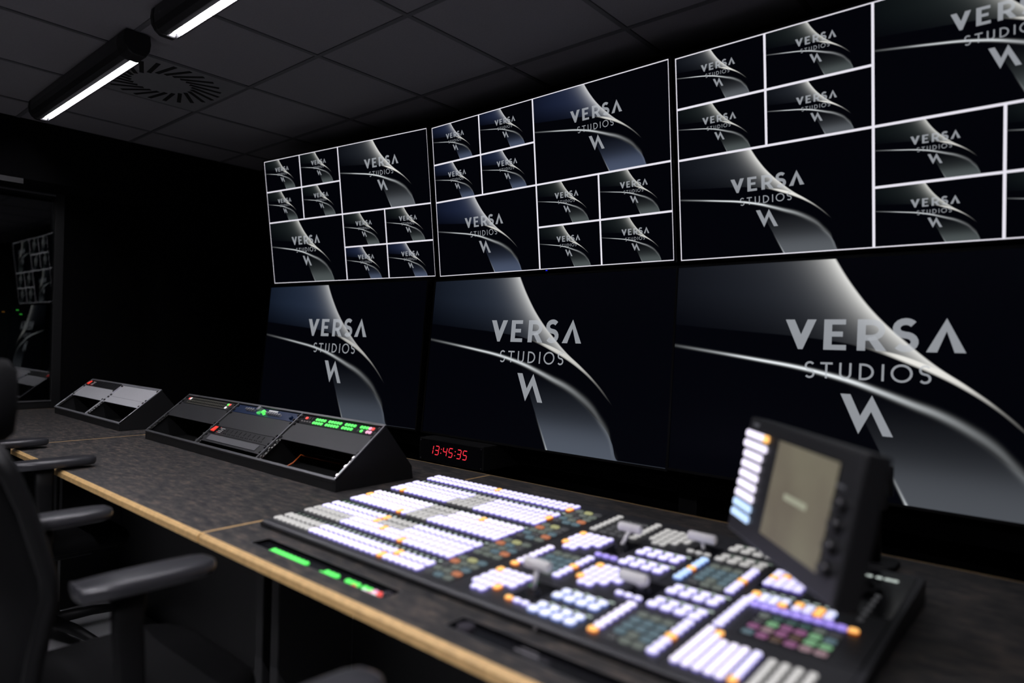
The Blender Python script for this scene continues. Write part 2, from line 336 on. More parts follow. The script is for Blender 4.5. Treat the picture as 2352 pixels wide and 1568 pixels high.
# swirl vent
vt = thing('ceiling_vent', (VENT[0], VENT[1], ZC), 'square ceiling air vent with a swirl of black slots next to the far luminaire', 'air vent')
b = MB(); b.box(VENT[0]-.289, VENT[0]+.289, VENT[1]-.289, VENT[1]+.289, ZC-.0005, ZC+.006); b.build('vent_plate', MT['vent'], vt)
b = MB(); NS = 24
for k in range(NS):
    a = 2*math.pi*k/NS
    ca, sa = math.cos(a), math.sin(a); p0 = Vector((VENT[0]+.135*ca, VENT[1]+.135*sa)); a2 = a+.36
    p1 = Vector((VENT[0]+.268*math.cos(a2), VENT[1]+.268*math.sin(a2))); d = (p1-p0).normalized(); q = Vector((-d.y, d.x))*.0095
    b.prism([tuple(p0-q), tuple(p1-q), tuple(p1+q), tuple(p0+q)], ZC-.0022, ZC-.0004, 'z')
b.build('slot_ring', MT['slot'], vt)

# ------------------------------------------------------------------ title letters and mark as polygons in pane uv
AS = 16/9
def stroke(mb, pts, wd, T, mi, closed=False):
    P = [Vector((p[0], p[1])) for p in pts]; n = len(P); Lf = []; Rt = []
    for i in range(n):
        if closed: a, c = P[i-1], P[(i+1) % n]
        else: a, c = P[max(i-1, 0)], P[min(i+1, n-1)]
        d1 = (P[i]-a); d2 = (c-P[i])
        if d1.length < 1e-9: d1 = d2
        if d2.length < 1e-9: d2 = d1
        d1.normalize(); d2.normalize(); t = (d1+d2)
        t = t.normalized() if t.length > 1e-6 else d1
        nrm = Vector((-t.y, t.x)); k = wd/2/max(.35, nrm.dot(Vector((-d1.y, d1.x))))
        Lf.append(P[i]+nrm*k); Rt.append(P[i]-nrm*k)
    vs = [T(p) for p in Lf]+[T(p) for p in Rt]; fs = [(i, i+1, n+i+1, n+i) for i in range(n-1)]
    if closed: fs.append((n-1, 0, n, 2*n-1))
    mb.add(vs, [f[::-1] for f in fs], mi)
def arc(cx, cy, rx, ry, a0, a1, n=12): return [(cx+rx*math.cos(math.radians(a0+(a1-a0)*i/n)), cy+ry*math.sin(math.radians(a0+(a1-a0)*i/n))) for i in range(n+1)]
def fillp(mb, pts, T, mi): mb.add([T(Vector(p)) for p in pts], [list(range(len(pts)))], mi)
def S_pts(cx, cy, w, h, n=8):
    r = h/4
    return arc(cx, cy+r, w/2, r, 35, 90, 4)[:-1]+arc(cx, cy+r, w/2, r, 90, 255, n)[:-1]+[(cx, cy)]+arc(cx, cy-r, w/2, r, 75, -90, n)[:-1]+arc(cx, cy-r, w/2, r, -90, -145, 4)
def titles(mb, T0, mi):
    # T0 maps (x = u*16/9, y = v) to the pane
    X = lambda u: u*AS
    T = T0
    def pf(pp): fillp(mb, [(X(a), c) for a, c in pp], T, mi)
    t, bo = .738, .607
    pf([(.304, t), (.326, t), (.3425, .672), (.357, t), (.378, t), (.3475, bo), (.3365, bo)])
    pf([(.396, t), (.396, bo), (.447, bo), (.447, .629), (.4145, .629), (.4145, .664), (.439, .664), (.439, .686), (.4145, .686), (.4145, .716), (.445, .716), (.445, t)])
    # R
    pf([(.4705, t), (.4705, bo), (.4885, bo), (.4885, t)])
    wd = .024; stroke(mb, [(X(.488), .7255)]+arc(X(.500), .6935, .040, .0325, 90, -90, 10)+[(X(.488), .661)], wd, T, mi)
    pf([(.492, .660), (.509, .668), (.5335, bo), (.512, bo)])
    # S
    stroke(mb, S_pts(X(.5705), .6735, .066, .110), .027, T, mi)
    pf([(.649, .741), (.6115, bo), (.6325, bo), (.6495, .690), (.665, bo), (.686, bo)])
    # STUDIOS
    y0, y1 = .484, .553; w2 = .0088; h = y1-y0; ym = (y0+y1)/2
    stroke(mb, S_pts(X(.3665), ym, .034, h-.004), w2, T, mi)
    stroke(mb, [(X(.391), y1-w2/2), (X(.419), y1-w2/2)], w2, T, mi); stroke(mb, [(X(.405), y1-w2), (X(.405), y0)], w2, T, mi)
    stroke(mb, [(X(.4365), y1)]+arc(X(.4475), y0+.024, X(.011), .020, 180, 360, 10)+[(X(.4585), y1)], w2, T, mi)
    stroke(mb, [(X(.480), y0+w2/2), (X(.480), y1-w2/2), (X(.486), y1-w2/2)]+arc(X(.487), ym, X(.0195), h/2-w2/2, 88, -88, 10)+[(X(.486), y0+w2/2)], w2, T, mi, True)
    stroke(mb, [(X(.5275), y1), (X(.5275), y0)], w2, T, mi)
    stroke(mb, arc(X(.5655), ym, X(.0195), h/2-.002, 0, 342, 19), w2, T, mi, True)
    stroke(mb, S_pts(X(.6115), ym, .034, h-.004), w2, T, mi)
    pf([(.439, .423), (.461, .423), (.4835, .336), (.507, .423), (.553, .261), (.532, .261), (.5065, .356), (.481, .261)])

# ------------------------------------------------------------------ monitors
W0 = 1.3517
def monitor(x, y, z, yaw, tilt, panes, lines, label, led=None, k=1.):
    x, y, z, W = x*k, y*k, z*k, W0*k; HH = W*9/16
    ex = Vector((math.cos(yaw), math.sin(yaw), 0)); nb = Vector((-math.sin(yaw), math.cos(yaw), 0))
    ez = Vector((0, 0, 1))*math.cos(tilt)-nb*math.sin(tilt); nn = ex.cross(ez)      # nn points away from the viewer... checked below
    if nn.y < 0: nn = -nn
    c = Vector((x, y, Z(z)))
    P = lambda u, v, d=0.: c+ex*(u-.5)*W+ez*(v-.5)*HH+nn*d      # d > 0 goes back into the wall
    t = thing('video_monitor', tuple(c+nn*.03-ez*(HH/2+.01)), label, 'monitor', 'large wall monitors in two rows')
    bz = .0090; bu, bv = bz/W, bz/HH
    b = MB()
    def slab(u0, u1, v0, v1, d0, d1):
        vs = [P(u0, v0, d0), P(u1, v0, d0), P(u1, v0, d1), P(u0, v0, d1), P(u0, v1, d0), P(u1, v1, d0), P(u1, v1, d1), P(u0, v1, d1)]
        b.add(vs, [(0, 3, 2, 1), (4, 5, 6, 7), (0, 1, 5, 4), (1, 2, 6, 5), (2, 3, 7, 6), (3, 0, 4, 7)])
    slab(-bu, 1+bu, -bv, 1+bv, .004, .055); b.build('monitor_housing', MT['bezel'], t, bevel=.004)
    b = MB()
    slab(-bu, 0, -bv, 1+bv, -.003, .004); slab(1, 1+bu, -bv, 1+bv, -.003, .004); slab(0, 1, -bv, 0, -.003, .004); slab(0, 1, 1, 1+bv, -.003, .004)
    b.build('bezel', MT['bezel'], t)
    s = MB(); mats = [MT['console_dark'], ART['b'], ART['n'], ART['g'], ART['L'], MT['gridline'], MT['letters'], ART['M'], ART['R']]; idx = dict(b=1, n=2, g=3, L=4, M=7, R=8)
    for (u0, v0, u1, v1, k) in panes:
        s.add([P(u0, v0, .0), P(u1, v0, .0), P(u1, v1, .0), P(u0, v1, .0)], [(0, 1, 2, 3)], idx[k], [[(0, 0), (1, 0), (1, 1), (0, 1)]])
        pu, pv = u1-u0, v1-v0
        # logo in pane: x = u*16/9 in pane-height units
        T = (lambda p, u0=u0, v0=v0, pu=pu, pv=pv: P(u0+p[0]/AS*pu, v0+p[1]*pv, -.0008))
        titles(s, T, 6)
    for (u0, v0, u1, v1) in lines:
        s.add([P(u0, v0, -.0006), P(u1, v0, -.0006), P(u1, v1, -.0006), P(u0, v1, -.0006)], [(0, 1, 2, 3)], 5)
    for i in range(len(s.f)):
        if i not in s.uv: s.uv[i] = [(0, 0)]*len(s.f[i])
    s.build('screen', mats, t)
    b = MB(); slabs = b
    b.add([], [])
    vs = [P(.3, .25, .055), P(.7, .25, .055), P(.7, .75, .055), P(.3, .75, .055)]
    vs += [Vector((v.x, 2.484, v.z)) for v in vs]
    b.add(vs, [(0, 1, 2, 3), (7, 6, 5, 4), (0, 4, 5, 1), (1, 5, 6, 2), (2, 6, 7, 3), (3, 7, 4, 0)])
    b.build('wall_bracket', MT['dark_metal'], t)
    if led:
        b = MB(); p = P(led[0], -.5*bv*1.2, -.0032); b.box(p.x-.005, p.x+.005, p.y-.001, p.y+.001, p.z-.0015, p.z+.0015)
        b.build('power_indicator', glow('blue_led', (.02, .03, 1.), 1.2), t)
    return t
def multiview(tints):
    panes = []; e = .0
    for k, (u0, v0, s) in enumerate(((0, .75, .25), (.25, .75, .25), (0, .5, .25), (.25, .5, .25), (.5, .5, .5), (0, 0, .5), (.5, .25, .25), (.75, .25, .25), (.5, 0, .25), (.75, 0, .25))):
        panes.append((u0, v0, u0+s, v0+s, tints[k]))
    lu, lv = .0030, .0052      # half widths
    L = [(0, 0, lu*.9, 1), (1-lu*.9, 0, 1, 1), (0, 0, 1, lv*.9), (0, 1-lv*.9, 1, 1),
         (.5-lu, 0, .5+lu, 1), (0, .5-lv, 1, .5+lv), (.25-lu, .5, .25+lu, 1), (0, .75-lv, .5, .75+lv), (.75-lu, 0, .75+lu, .5), (.5, .25-lv, 1, .25+lv)]
    return panes, L
pa, li = multiview('ggggngggbb'); monitor(-3.2727, 2.2804, .7116, .1134, .1315, pa, li, 'upper row wall monitor farthest left, split into ten framed logo panes')
pa, li = multiview('bbbbbbgggg'); monitor(-1.8946, 2.3478, .7085, -.0214, .110, pa, li, 'upper row wall monitor in the middle, split into ten framed logo panes', led=(.53,))
pa, li = multiview('nggngngggg'); monitor(-.5227, 2.337, .7069, -.0161, .1156, pa, li, 'upper row wall monitor at the right, cut off by the right picture edge')
monitor(-3.2404, 2.2319, -.076, .0767, -.0837, [(0, 0, 1, 1, 'L')], [], 'lower row wall monitor farthest left with one full-screen logo', k=1.02)
monitor(-1.8583, 2.3101, -.0821, .0016, -.0909, [(0, 0, 1, 1, 'M')], [], 'lower row wall monitor in the middle, above the red clock', k=1.01)
monitor(-.5134, 2.3254, -.0822, -.0135, -.0576, [(0, 0, 1, 1, 'R')], [], 'lower row wall monitor at the right, behind the tilted menu display', k=.985)
# frame that carries the wall
fr = thing('display_frame', (-1.9, 2.46, 0), 'black floor-standing frame carrying the two rows of wall monitors', 'frame')
b = MB()
for x in (-3.95, -2.59, -1.2, .17): b = MB(); b.box(x-.04, x+.04, 2.502, 2.556, 0, Z(1.08)); b.build('upright', MT['dark_metal'], fr, bevel=.004)
for zz in (-.9, -.56, -.1, .7): b = MB(); b.box(-4.0, .25, 2.486, 2.502, Z(zz)-.03, Z(zz)+.03); b.build('crossbar', MT['dark_metal'], fr, bevel=.004)


# digital clock under the middle monitor
ck = thing('digital_clock', (-2.265, 2.24, Z(-.58)), 'black wall clock with red digits reading 13:45:35 below the monitors', 'clock')
b = MB(); b.box(-2.475, -2.045, 2.205, 2.484, Z(-.588), Z(-.478)); b.build('clock_housing', MT['slot'], ck, bevel=.004)
b = MB(); b.box(-2.468, -2.052, 2.2035, 2.206, Z(-.582), Z(-.484)); b.build('clock_face', MT['console_dark'], ck)
SEG = {'0': 'abcdef', '1': 'bc', '3': 'abgcd', '4': 'fgbc', '5': 'afgcd'}
b = MB(); dh = .0415; dw = .024; tk = .0042; x = -2.403; zb = Z(-.5505)
def seg(a, c):
    d = Vector((c[0]-a[0], c[1]-a[1])); n_ = Vector((-d.y, d.x)).normalized()*tk/2; d = d.normalized()*tk*.45
    sh = lambda px, pz: Vector((x+px+pz*.22, 2.2028, zb+pz))
    a2 = (a[0]+d.x, a[1]+d.y); c2 = (c[0]-d.x, c[1]-d.y)
    b.add([sh(a2[0]-n_.x, a2[1]-n_.y), sh(c2[0]-n_.x, c2[1]-n_.y), sh(c2[0]+n_.x, c2[1]+n_.y), sh(a2[0]+n_.x, a2[1]+n_.y)], [(0, 1, 2, 3)])
for ch in '13:45:35':
    if ch == ':':
        for pz in (.27*dh, .73*dh): seg((.0015, pz-tk*.9), (.0015, pz+tk*.9)); seg((.0035, pz-tk*.9), (.0035, pz+tk*.9))
        x += .0165; continue
    pts = dict(a=((0, dh), (dw, dh)), b=((dw, dh/2), (dw, dh)), c=((dw, 0), (dw, dh/2)), d=((0, 0), (dw, 0)), e=((0, 0), (0, dh/2)), f=((0, dh/2), (0, dh)), g=((0, dh/2), (dw, dh/2)))
    for s_ in SEG[ch]: seg(*pts[s_])
    x += .0385
b.build('clock_digits', glow('red_digits', (1.0, .035, .06), 1.1), ck)
b = MB()
for (x_, z_) in ((-2.462, -.490), (-2.058, -.490), (-2.462, -.577), (-2.058, -.577)): b.prism([(x_+.003*math.cos(k), Z(z_)+.003*math.sin(k)) for k in [i*math.pi/4 for i in range(8)]], 2.2015, 2.2035, 'y')
b.build('face_screws', MT['edge_dim'], ck)

# ------------------------------------------------------------------ desks
YD0, YD1, ZD, TH = .77, 1.852, Z(-.5), .024
def desk(x0, x1, label, cut=()):
    t = thing('control_desk', ((x0+x1)/2, (YD0+YD1)/2, 0), label, 'desk', 'dark laminate control desks with plywood edges')
    e = .0045
    b = MB()
    # top, with rectangular cut-outs (list of x0,x1,y0,y1)
    xs = sorted({x0+e, x1-e, *[c[0] for c in cut], *[c[1] for c in cut]}); ys = sorted({YD0+.008, YD1-e, *[c[2] for c in cut], *[c[3] for c in cut]})
    for i in range(len(xs)-1):
        for j in range(len(ys)-1):
            mx_, my_ = (xs[i]+xs[i+1])/2, (ys[j]+ys[j+1])/2
            if any(c[0] < mx_ < c[1] and c[2] < my_ < c[3] for c in cut): continue
            b.box(xs[i], xs[i+1], ys[j], ys[j+1], ZD-TH, ZD)
    b.build('tabletop', MT['desk'], t)
    b = MB(); b.box(x0, x0+e, YD0, YD1, ZD-TH, ZD-.0002); b.box(x1-e, x1, YD0, YD1, ZD-TH, ZD-.0002)
    b.prism([(YD0-.003, ZD-TH), (YD0-.003, ZD-.008), (YD0+.005, ZD-.0002), (YD0+.008, ZD-.0002), (YD0+.008, ZD-TH)], x0+e, x1-e); b.box(x0+e, x1-e, YD1-e, YD1, ZD-TH, ZD-.0002); b.build('edge_band', MT['wood'], t)
    for xa in (x0+.02, x1-.06):
        b = MB(); b.box(xa, xa+.04, YD0+.19, 1.20, 0, ZD-TH); b.build('leg_panel', MT['dark_metal'], t, bevel=.003)
    b = MB(); b.box(x0+.06, x1-.06, 1.20, 1.22, 0, ZD-TH); b.build('modesty_panel', MT['dark_metal'], t)
    return t
IN1 = (-1.518, -1.018, .822, .868); IN2 = (-.842, -.342, .822, .868)
XS1, XS2 = -1.680, -3.490
desk(XS1, .20, 'dark control desk section carrying the vision switcher', [IN1, IN2])
desk(XS2, XS1-.0006, 'dark control desk section carrying the three-bay desk rack')
desk(-5.03, XS2-.0006, 'dark control desk section carrying the two-bay desk rack in the corner')

# flush key panels let into the desk
def keycap(mb, T, u, v, w_, h_, hgt, mi, r=.3, side=None):
    o = rrect(w_, h_, min(w_, h_)*r, 2); o2 = [(a*.86, c*.86) for a, c in o]
    k = len(o); vs = [T(u+a, v+c, 0) for a, c in o]+[T(u+a, v+c, hgt*.65) for a, c in o]+[T(u+a, v+c, hgt) for a, c in o2]
    fs = [(i, (i+1) % k, k+(i+1) % k, k+i) for i in range(k)]+[(k+i, k+(i+1) % k, 2*k+(i+1) % k, 2*k+i) for i in range(k)]+[[2*k+i for i in range(k)]]
    o_ = len(mb.f); mb.add(vs, fs, mi)
    if side is not None:
        for q in range(o_, o_+k): mb.m[q] = side
def inset(r, label, keys, glyphs=()):
    t = thing('flush_key_panel', ((r[0]+r[1])/2, (r[2]+r[3])/2, ZD-TH), label, 'key panel', 'key panels let flush into the desk front')
    zp = ZD-.006
    b = MB(); b.box(r[0], r[1], r[2], r[3], ZD-TH-.02, zp); b.build('panel_face', MT['console_dark'], t)
    b = MB(); x0, x1, y0, y1 = r[0], r[1], r[2], r[3]; e = .002
    b.box(x0-e, x0, y0-e, y1+e, ZD-.006, ZD+.0005); b.box(x1, x1+e, y0-e, y1+e, ZD-.006, ZD+.0005); b.box(x0, x1, y0-e, y0, ZD-.006, ZD+.0005); b.box(x0, x1, y1, y1+e, ZD-.006, ZD+.0005)
    b.build('trim_ring', MT['edge_dim'], t)
    T = lambda a, c, d: Vector((a, c, zp+d))
    for (u, v, k) in keys:
        b = MB(); keycap(b, T, u, v, .0135, .0125, .0045, 0); b.build('panel_button', K[k], t)
    kx = r[0]+.027 if glyphs else r[1]-.014
    b = MB(); b.loft([[Vector((kx+q*math.cos(a), .845+q*math.sin(a), zp+d)) for a in [k*math.pi/10 for k in range(20)]] for q, d in ((.0165 if glyphs else .010, 0), (.0155 if glyphs else .0095, .007), (.012 if glyphs else .007, .008))]); b.build('rotary_knob', MT['armknob'], t, smooth=False)
    for (u0, u1, v0, v1) in glyphs:
        b = MB(); b.box(u0, u1, v0, v1, zp, zp+.0006); b.build('label_strip', glow('faint_print', (.14, .13, .15), 1.), t)
    return t
ks = []
for i in range(9): ks += [(-1.442+.0165*i+.002, .838, 'green'), (-1.438+.0165*i, .822+.003, 'green')]
for i in range(3): ks += [(-1.225+.0165*i, .838, 'green'), (-1.232+.0165*i, .825, 'green')]
for i in range(3): ks += [(-1.150+.0155*i, .838, 'green')]
ks += [(-1.118, .8255, 'red')]
for i in range(2): ks += [(-1.094+.0155*i, .838, 'green')]
ks += [(-1.083, .8255, 'white'), (-1.068, .8255, 'pink'), (-1.062, .838, 'pink'), (-1.053, .8255, 'white'), (-1.046, .838, 'red')]
inset(IN1, 'flush desk panel with rows of lit green keys near the front edge', [(u, v, k) for u, v, k in ks])
inset(IN2, 'unlit flush desk panel in front of the switcher with faint printing', [], [(-.705, -.655, .845, .849), (-.700, -.665, .858, .8595)])
# knob at the end of each flush panel


# ------------------------------------------------------------------ desk racks
def rack(x0, bays, bw, label, bright, fills):
    y0 = 1.270; n = bays; x1 = x0+bw*n
    LIP, TOPY, TOPZ = .042, .200, .199
    t = thing('desk_rack', ((x0+x1)/2, y0+.16, ZD), label, 'desk rack', 'sloped desk racks')
    em = MT['edge_bright'] if bright else MT['edge_dim']
    prof = [(y0, ZD), (y0, ZD+LIP), (y0+TOPY, ZD+TOPZ), (y0+.322, ZD+.046), (y0+.328, ZD)]
    for xa, xb in ((x0, x0+.010), (x1-.010, x1)):
        b = MB(); b.prism(prof, xa, xb); b.build('side_panel', MT['rack_black'], t, bevel=.0015)
    dv = Vector((0, TOPY-.004, TOPZ-LIP)).normalized(); nv = Vector((0, -dv.z, dv.y)); o = Vector((0, y0+.002, ZD+LIP-.001))
    SL = math.hypot(TOPY, TOPZ-LIP)
    P = lambda x, s, d=0.: Vector((x, 0, 0))+o+dv*s+nv*d          # s up the slope from the lip
    def sbox(mb, xa, xb, s0, s1, d0, d1, mi=0):
        mb.add([P(xa, s0, d0), P(xb, s0, d0), P(xb, s1, d0), P(xa, s1, d0), P(xa, s0, d1), P(xb, s0, d1), P(xb, s1, d1), P(xa, s1, d1)],
               [(0, 3, 2, 1), (4, 5, 6, 7), (0, 1, 5, 4), (1, 2, 6, 5), (2, 3, 7, 6), (3, 0, 4, 7)], mi)
    b = MB(); b.box(x0+.010, x1-.010, y0, y0+.006, ZD, ZD+LIP-.004); b.box(x0+.010, x1-.010, y0-.002, y0+.004, ZD+LIP-.014, ZD+LIP-.010)
    b.build('front_lip', MT['rack_black'], t, bevel=.001)
    b = MB(); b.prism([(y0+.322, ZD+.046), (y0+TOPY, ZD+TOPZ), (y0+TOPY-.004, ZD+TOPZ-.004), (y0+.316, ZD+.044), (y0+.322, ZD), (y0+.328, ZD)], x0+.010, x1-.010); b.build('rear_cover', MT['rack_black'], t)
    b = MB(); b.box(x0+.010, x1-.010, y0+.006, y0+.322, ZD, ZD+.002); b.build('base_plate', MT['slot'], t)
    # rims: bright edge profile around and between bays
    b = MB(); sbox(b, x0, x1, -.006, .004, -.004, .004); sbox(b, x0, x1, SL-.008, SL+.002, -.004, .004)
    for i in range(n+1):
        xc = x0+bw*i; a = xc if i == 0 else (xc-.007 if i == n else xc-.0035); sbox(b, a, a+.007, -.004, SL, -.004, .0035)
    b.build('rim_frame', em, t, bevel=.001)
    for i in range(1, n):
        b = MB(); b.prism([(y0+.006, ZD+.002), (y0+.006, ZD+LIP-.006), (y0+TOPY-.003, ZD+TOPZ-.010), (y0+.25, ZD+.1), (y0+.25, ZD+.002)], x0+bw*i-.001, x0+bw*i+.001)
        b.build('divider', MT['rack_black'], t)
    U = .04445; top = SL-.010
    for i in range(n):
        xa, xb = x0+bw*i+.008, x0+bw*(i+1)-.008
        for xr in (xa, xb-.014):
            b = MB(); sbox(b, xr, xr+.014, .006, top, -.006, -.0045)
            b.build('rack_rail', MT['steel'], t)
            b = MB()
            s = .012
            while s < top-.01: sbox(b, xr+.003, xr+.011, s, s+.006, -.0044, -.0035); s += .0148
            b.build('rail_holes', MT['slot'], t)
            emp = top-sum(q[1] for q in fills[i])*U
            if emp > .03:
                b = MB()
                for q in range(3): ss = .018+q*(emp-.03)/2; sbox(b, xr+.0025, xr+.0115, ss-.0045, ss+.0045, -.0034, .001)
                b.build('cage_nuts', MT['steel'], t)
        for (u0, un, kind) in fills[i]:
            s1 = top-u0*U-.0006; s0 = s1-un*U+.0012
            mm = dict(blank=MT['blank_grey'] if bright else MT['blank_dark'], keys=MT['plastic'], power=MT['plastic'], navy=MT['navy'], brush=MT['blank_dark'], green=MT['console_dark'])[kind]
            nm = dict(blank='blanking_plate', keys='intercom_panel', power='power_strip', navy='talkback_panel', brush='brush_panel', green='router_panel')[kind]
            b = MB(); sbox(b, xa, xb, s0, s1, -.004, -.0015); pl = b.build(nm, mm, t, bevel=.0006)
            for sx in (xa+.006, xb-.006):
                for sy in ((s0+.009, s1-.009) if un < 2 else (s0+.008, s1-.008)):
                    b = MB(); c = P(sx, sy, 0); rr = []
                    for (r_, d_) in ((.0055, -.0015), (.0055, .0035), (.0042, .0052)):
                        rr.append([c+Vector((1, 0, 0))*r_*math.cos(a)+dv*r_*math.sin(a)+nv*d_ for a in [k*math.pi/4 for k in range(8)]])
                    b.loft(rr); b.build('thumbscrew', MT['plastic'], pl)
            T = lambda a, c, d: P(a, c, d-.0015)
            sm = (s0+s1)/2
            if kind == 'keys':
                b = MB()
                for r in range(2):
                    for k in range(24):
                        b_ = xa+.055+k*.0158; sbox(b, b_, b_+.0085, sm-.013+r*.016, sm-.013+r*.016+.0085, -.0015, .0005)
                b.build('key_row', MT['slot'], pl)
                b = MB(); sbox(b, xa+.045, xb-.038, s0+.003, s1-.003, -.0015, -.0006); b.build('key_field', pbr('khaki_black_field', (.075, .072, .055), .4), pl)
                for (xx, k, ss) in ((xa+.040, 'red', sm+.009), (xa+.054, 'white', sm+.009), (xb-.066, 'green', sm+.009), (xb-.050, 'red', sm+.009), (xb-.062, 'white', sm-.010)):
                    b = MB(); keycap(b, T, xx, ss, .0135, .0125, .003, 0); b.build('lit_key', K[k], pl)
            if kind == 'power':
                b = MB(); sbox(b, xa+.016, xa+.05, s0+.004, s1-.004, -.0015, .004); b.build('switch_surround', MT['plastic'], pl)
                b = MB(); b.add([P(xa+.02, s0+.008, .004), P(xa+.046, s0+.008, .004), P(xa+.046, s1-.008, .004), P(xa+.02, s1-.008, .004), P(xa+.02, s0+.008, .009), P(xa+.046, s0+.008, .009), P(xa+.046, s1-.008, .005), P(xa+.02, s1-.008, .005)],
                      [(0, 3, 2, 1), (4, 5, 6, 7), (0, 1, 5, 4), (1, 2, 6, 5), (2, 3, 7, 6), (3, 0, 4, 7)]); b.build('rocker_switch', glow('red_rocker', (1.0, .055, .03), .75, (.4, .02, .02)), pl)
                b = MB()
                for k in range(9):
                    xx = xa+.13+k*.036; sbox(b, xx, xx+.0015, sm-.002, sm+.014, -.0015, -.0004); sbox(b, xx-.008, xx-.004, sm-.013, sm-.009, -.0015, -.0004); sbox(b, xx+.006, xx+.010, sm-.013, sm-.009, -.0015, -.0004)
                b.build('socket_row', MT['slot'], pl)
                b = MB()
                for r, (ln, of) in enumerate(((.040, 0), (.020, .012), (.034, 0), (.030, .004))):
                    for q in range(int(ln/.004)): sbox(b, xa+.062+of+q*.004, xa+.0645+of+q*.004, sm+.011-r*.0075, sm+.0135-r*.0075, -.0015, -.0008)
                b.build('printed_text', glow('white_print', (.28, .27, .28), 1.), pl)
                b = MB(); sbox(b, xa+.058, xa+.063, sm+.013, sm+.016, -.0015, -.0008); sbox(b, xa+.056, xa+.061, sm-.010, sm-.007, -.0015, -.0008); b.build('red_mark', glow('red_print', (.6, .02, .02), 1.), pl)
            if kind == 'navy':
                def dial(xx, ss, r_, h_, m_, nm_):
                    b = MB(); c = P(xx, ss, 0); rr = []
                    for (q, d_) in ((r_*1.1, -.0015), (r_, .002), (r_*.9, h_), (r_*.3, h_+.001)):
                        rr.append([c+Vector((1, 0, 0))*q*math.cos(a)+dv*q*math.sin(a)+nv*d_ for a in [k*math.pi/7 for k in range(14)]])
                    b.loft(rr); b.build(nm_, m_, pl)
                gk = pbr('grey_knob', (.30, .30, .32), .4)
                for k in range(4): dial(xa+.105+k*.019, sm, .0065, .010, gk, 'small_knob')
                dial(xa+.205, sm+.006, .0125, .016, gk, 'large_knob')
                b = MB(); sbox(b, xa+.203, xa+.222, sm-.014, sm+.0, -.0015, .006); b.build('lit_key', glow('soft_green', (.08, .7, .15), .8), pl)
                dial(xa+.252, sm-.004, .010, .012, K['green'], 'lit_knob')
                for k in range(7): dial(xa+.275+k*.0165, sm-.004, .0062, .009, gk, 'small_knob')
                b = MB(); sbox(b, xa+.262, xa+.330, sm+.010, sm+.018, -.0015, -.0008); b.build('label_strip', glow('white_strip', (.45, .45, .47), 1.), pl)
                dial(xb-.035, sm-.006, .008, .008, MT['navy'], 'small_knob')
            if kind == 'green':
                for xx, cnt in ((.112, 4), (.195, 5), (.298, 4)):
                    for r in range(2):
                        for k in range(cnt):
                            b = MB(); keycap(b, T, xa+xx+k*.0170-.0+(0 if r else -.003), sm-.009+r*.0175, .0130, .0125, .003, 0); b.build('lit_key', K['green'], pl)
                seq = (('green', 'green', 'green', 'pink', 'red'), ('darkkey', 'green', 'darkkey', 'pink', 'pink'))
                for r in range(2):
                    for k in range(5):
                        b = MB(); keycap(b, T, xa+.388+k*.0165, sm+.0085-r*.0175, .0130, .0125, .003, 0); b.build('lit_key', K[seq[r][k]], pl)
                for (xx, r, k) in ((.043, 1, 'red'), (.066, 1, 'darkkey'), (.084, 1, 'darkkey'), (.03, 0, 'grey'), (.048, 0, 'grey'), (.066, 0, 'grey'), (.084, 0, 'grey')):
                    b = MB(); ww = .015 if k == 'red' else .009
                    keycap(b, T, xa+xx, sm-.009+r*.0175, ww, .011 if k != 'grey' else .005, .003, 0); b.build('lit_key', K[k] if k != 'grey' else glow('faint_key', (.10, .09, .09), 1.), pl)
            if kind == 'brush':
                b = MB(); sbox(b, xa+.045, xb-.05, s0+.009, s1-.006, -.0015, .0015); b.build('bristle_strip', MT['bristle'], pl)
    if not bright:
        b = MB(); xq = x0+bw*2+.09
        b.tube([(xq, y0+.05, ZD+.006), (xq+.02, y0+.09, ZD+.03), (xq-.01, y0+.14, ZD+.05), (xq+.03, y0+.2, ZD+.03), (xq+.10, y0+.24, ZD+.02)], .003); b.build('patch_cable', MT['orange_cable'], t, smooth=True)
    return t
rack(-3.3510, 3, .5087, 'long black desk rack with three bays, green keys in the right bay', False,
     [[(0, 1, 'keys'), (1, 2, 'blank')], [(0, 1, 'navy'), (1, 2, 'blank'), (3, 1, 'power'), (4, 1, 'brush')], [(0, 1, 'green'), (1, 2, 'blank')]])
rack(-4.7150, 2, .5175, 'short desk rack with two bays and grey plates coloured bright for reflected light in the far corner', True,
     [[(0, 1, 'power'), (1, 2, 'blank')], [(0, 2, 'blank'), (2, 1, 'blank')]])

# ------------------------------------------------------------------ vision switcher
PS = .05
ZP = lambda y: Z(-.482)+PS*(y-.93)
nrm = Vector((0, -PS, 1)).normalized()
def TP(u, v, d): return Vector((u, v, ZP(v)))+nrm*d
sw = thing('vision_switcher', (-.93, 1.22, ZD), 'large production switcher console with rows of glowing lavender keys', 'switcher')
SX0, SX1, SY0, SY1 = -1.632, -.232, .912, 1.552
b = MB(); b.prism([(SY0, ZD+.0005), (SY0-.003, ZP(SY0)-.004), (SY0+.004, ZP(SY0)-.0005), (SY1, ZP(SY1)-.0005), (SY1+.006, ZP(SY1)-.004), (SY1, ZD+.0005)], SX0, SX1); b.build('console_body', MT['console'], sw, bevel=.002)
b = MB(); b.prism([(SY0-.0035, ZD+.0008), (SY0-.0065, ZP(SY0)-.006), (SY0-.0035, ZP(SY0)-.006), (SY0-.0005, ZD+.0008)], SX0, SX1); b.build('front_fascia', MT['console_dark'], sw)
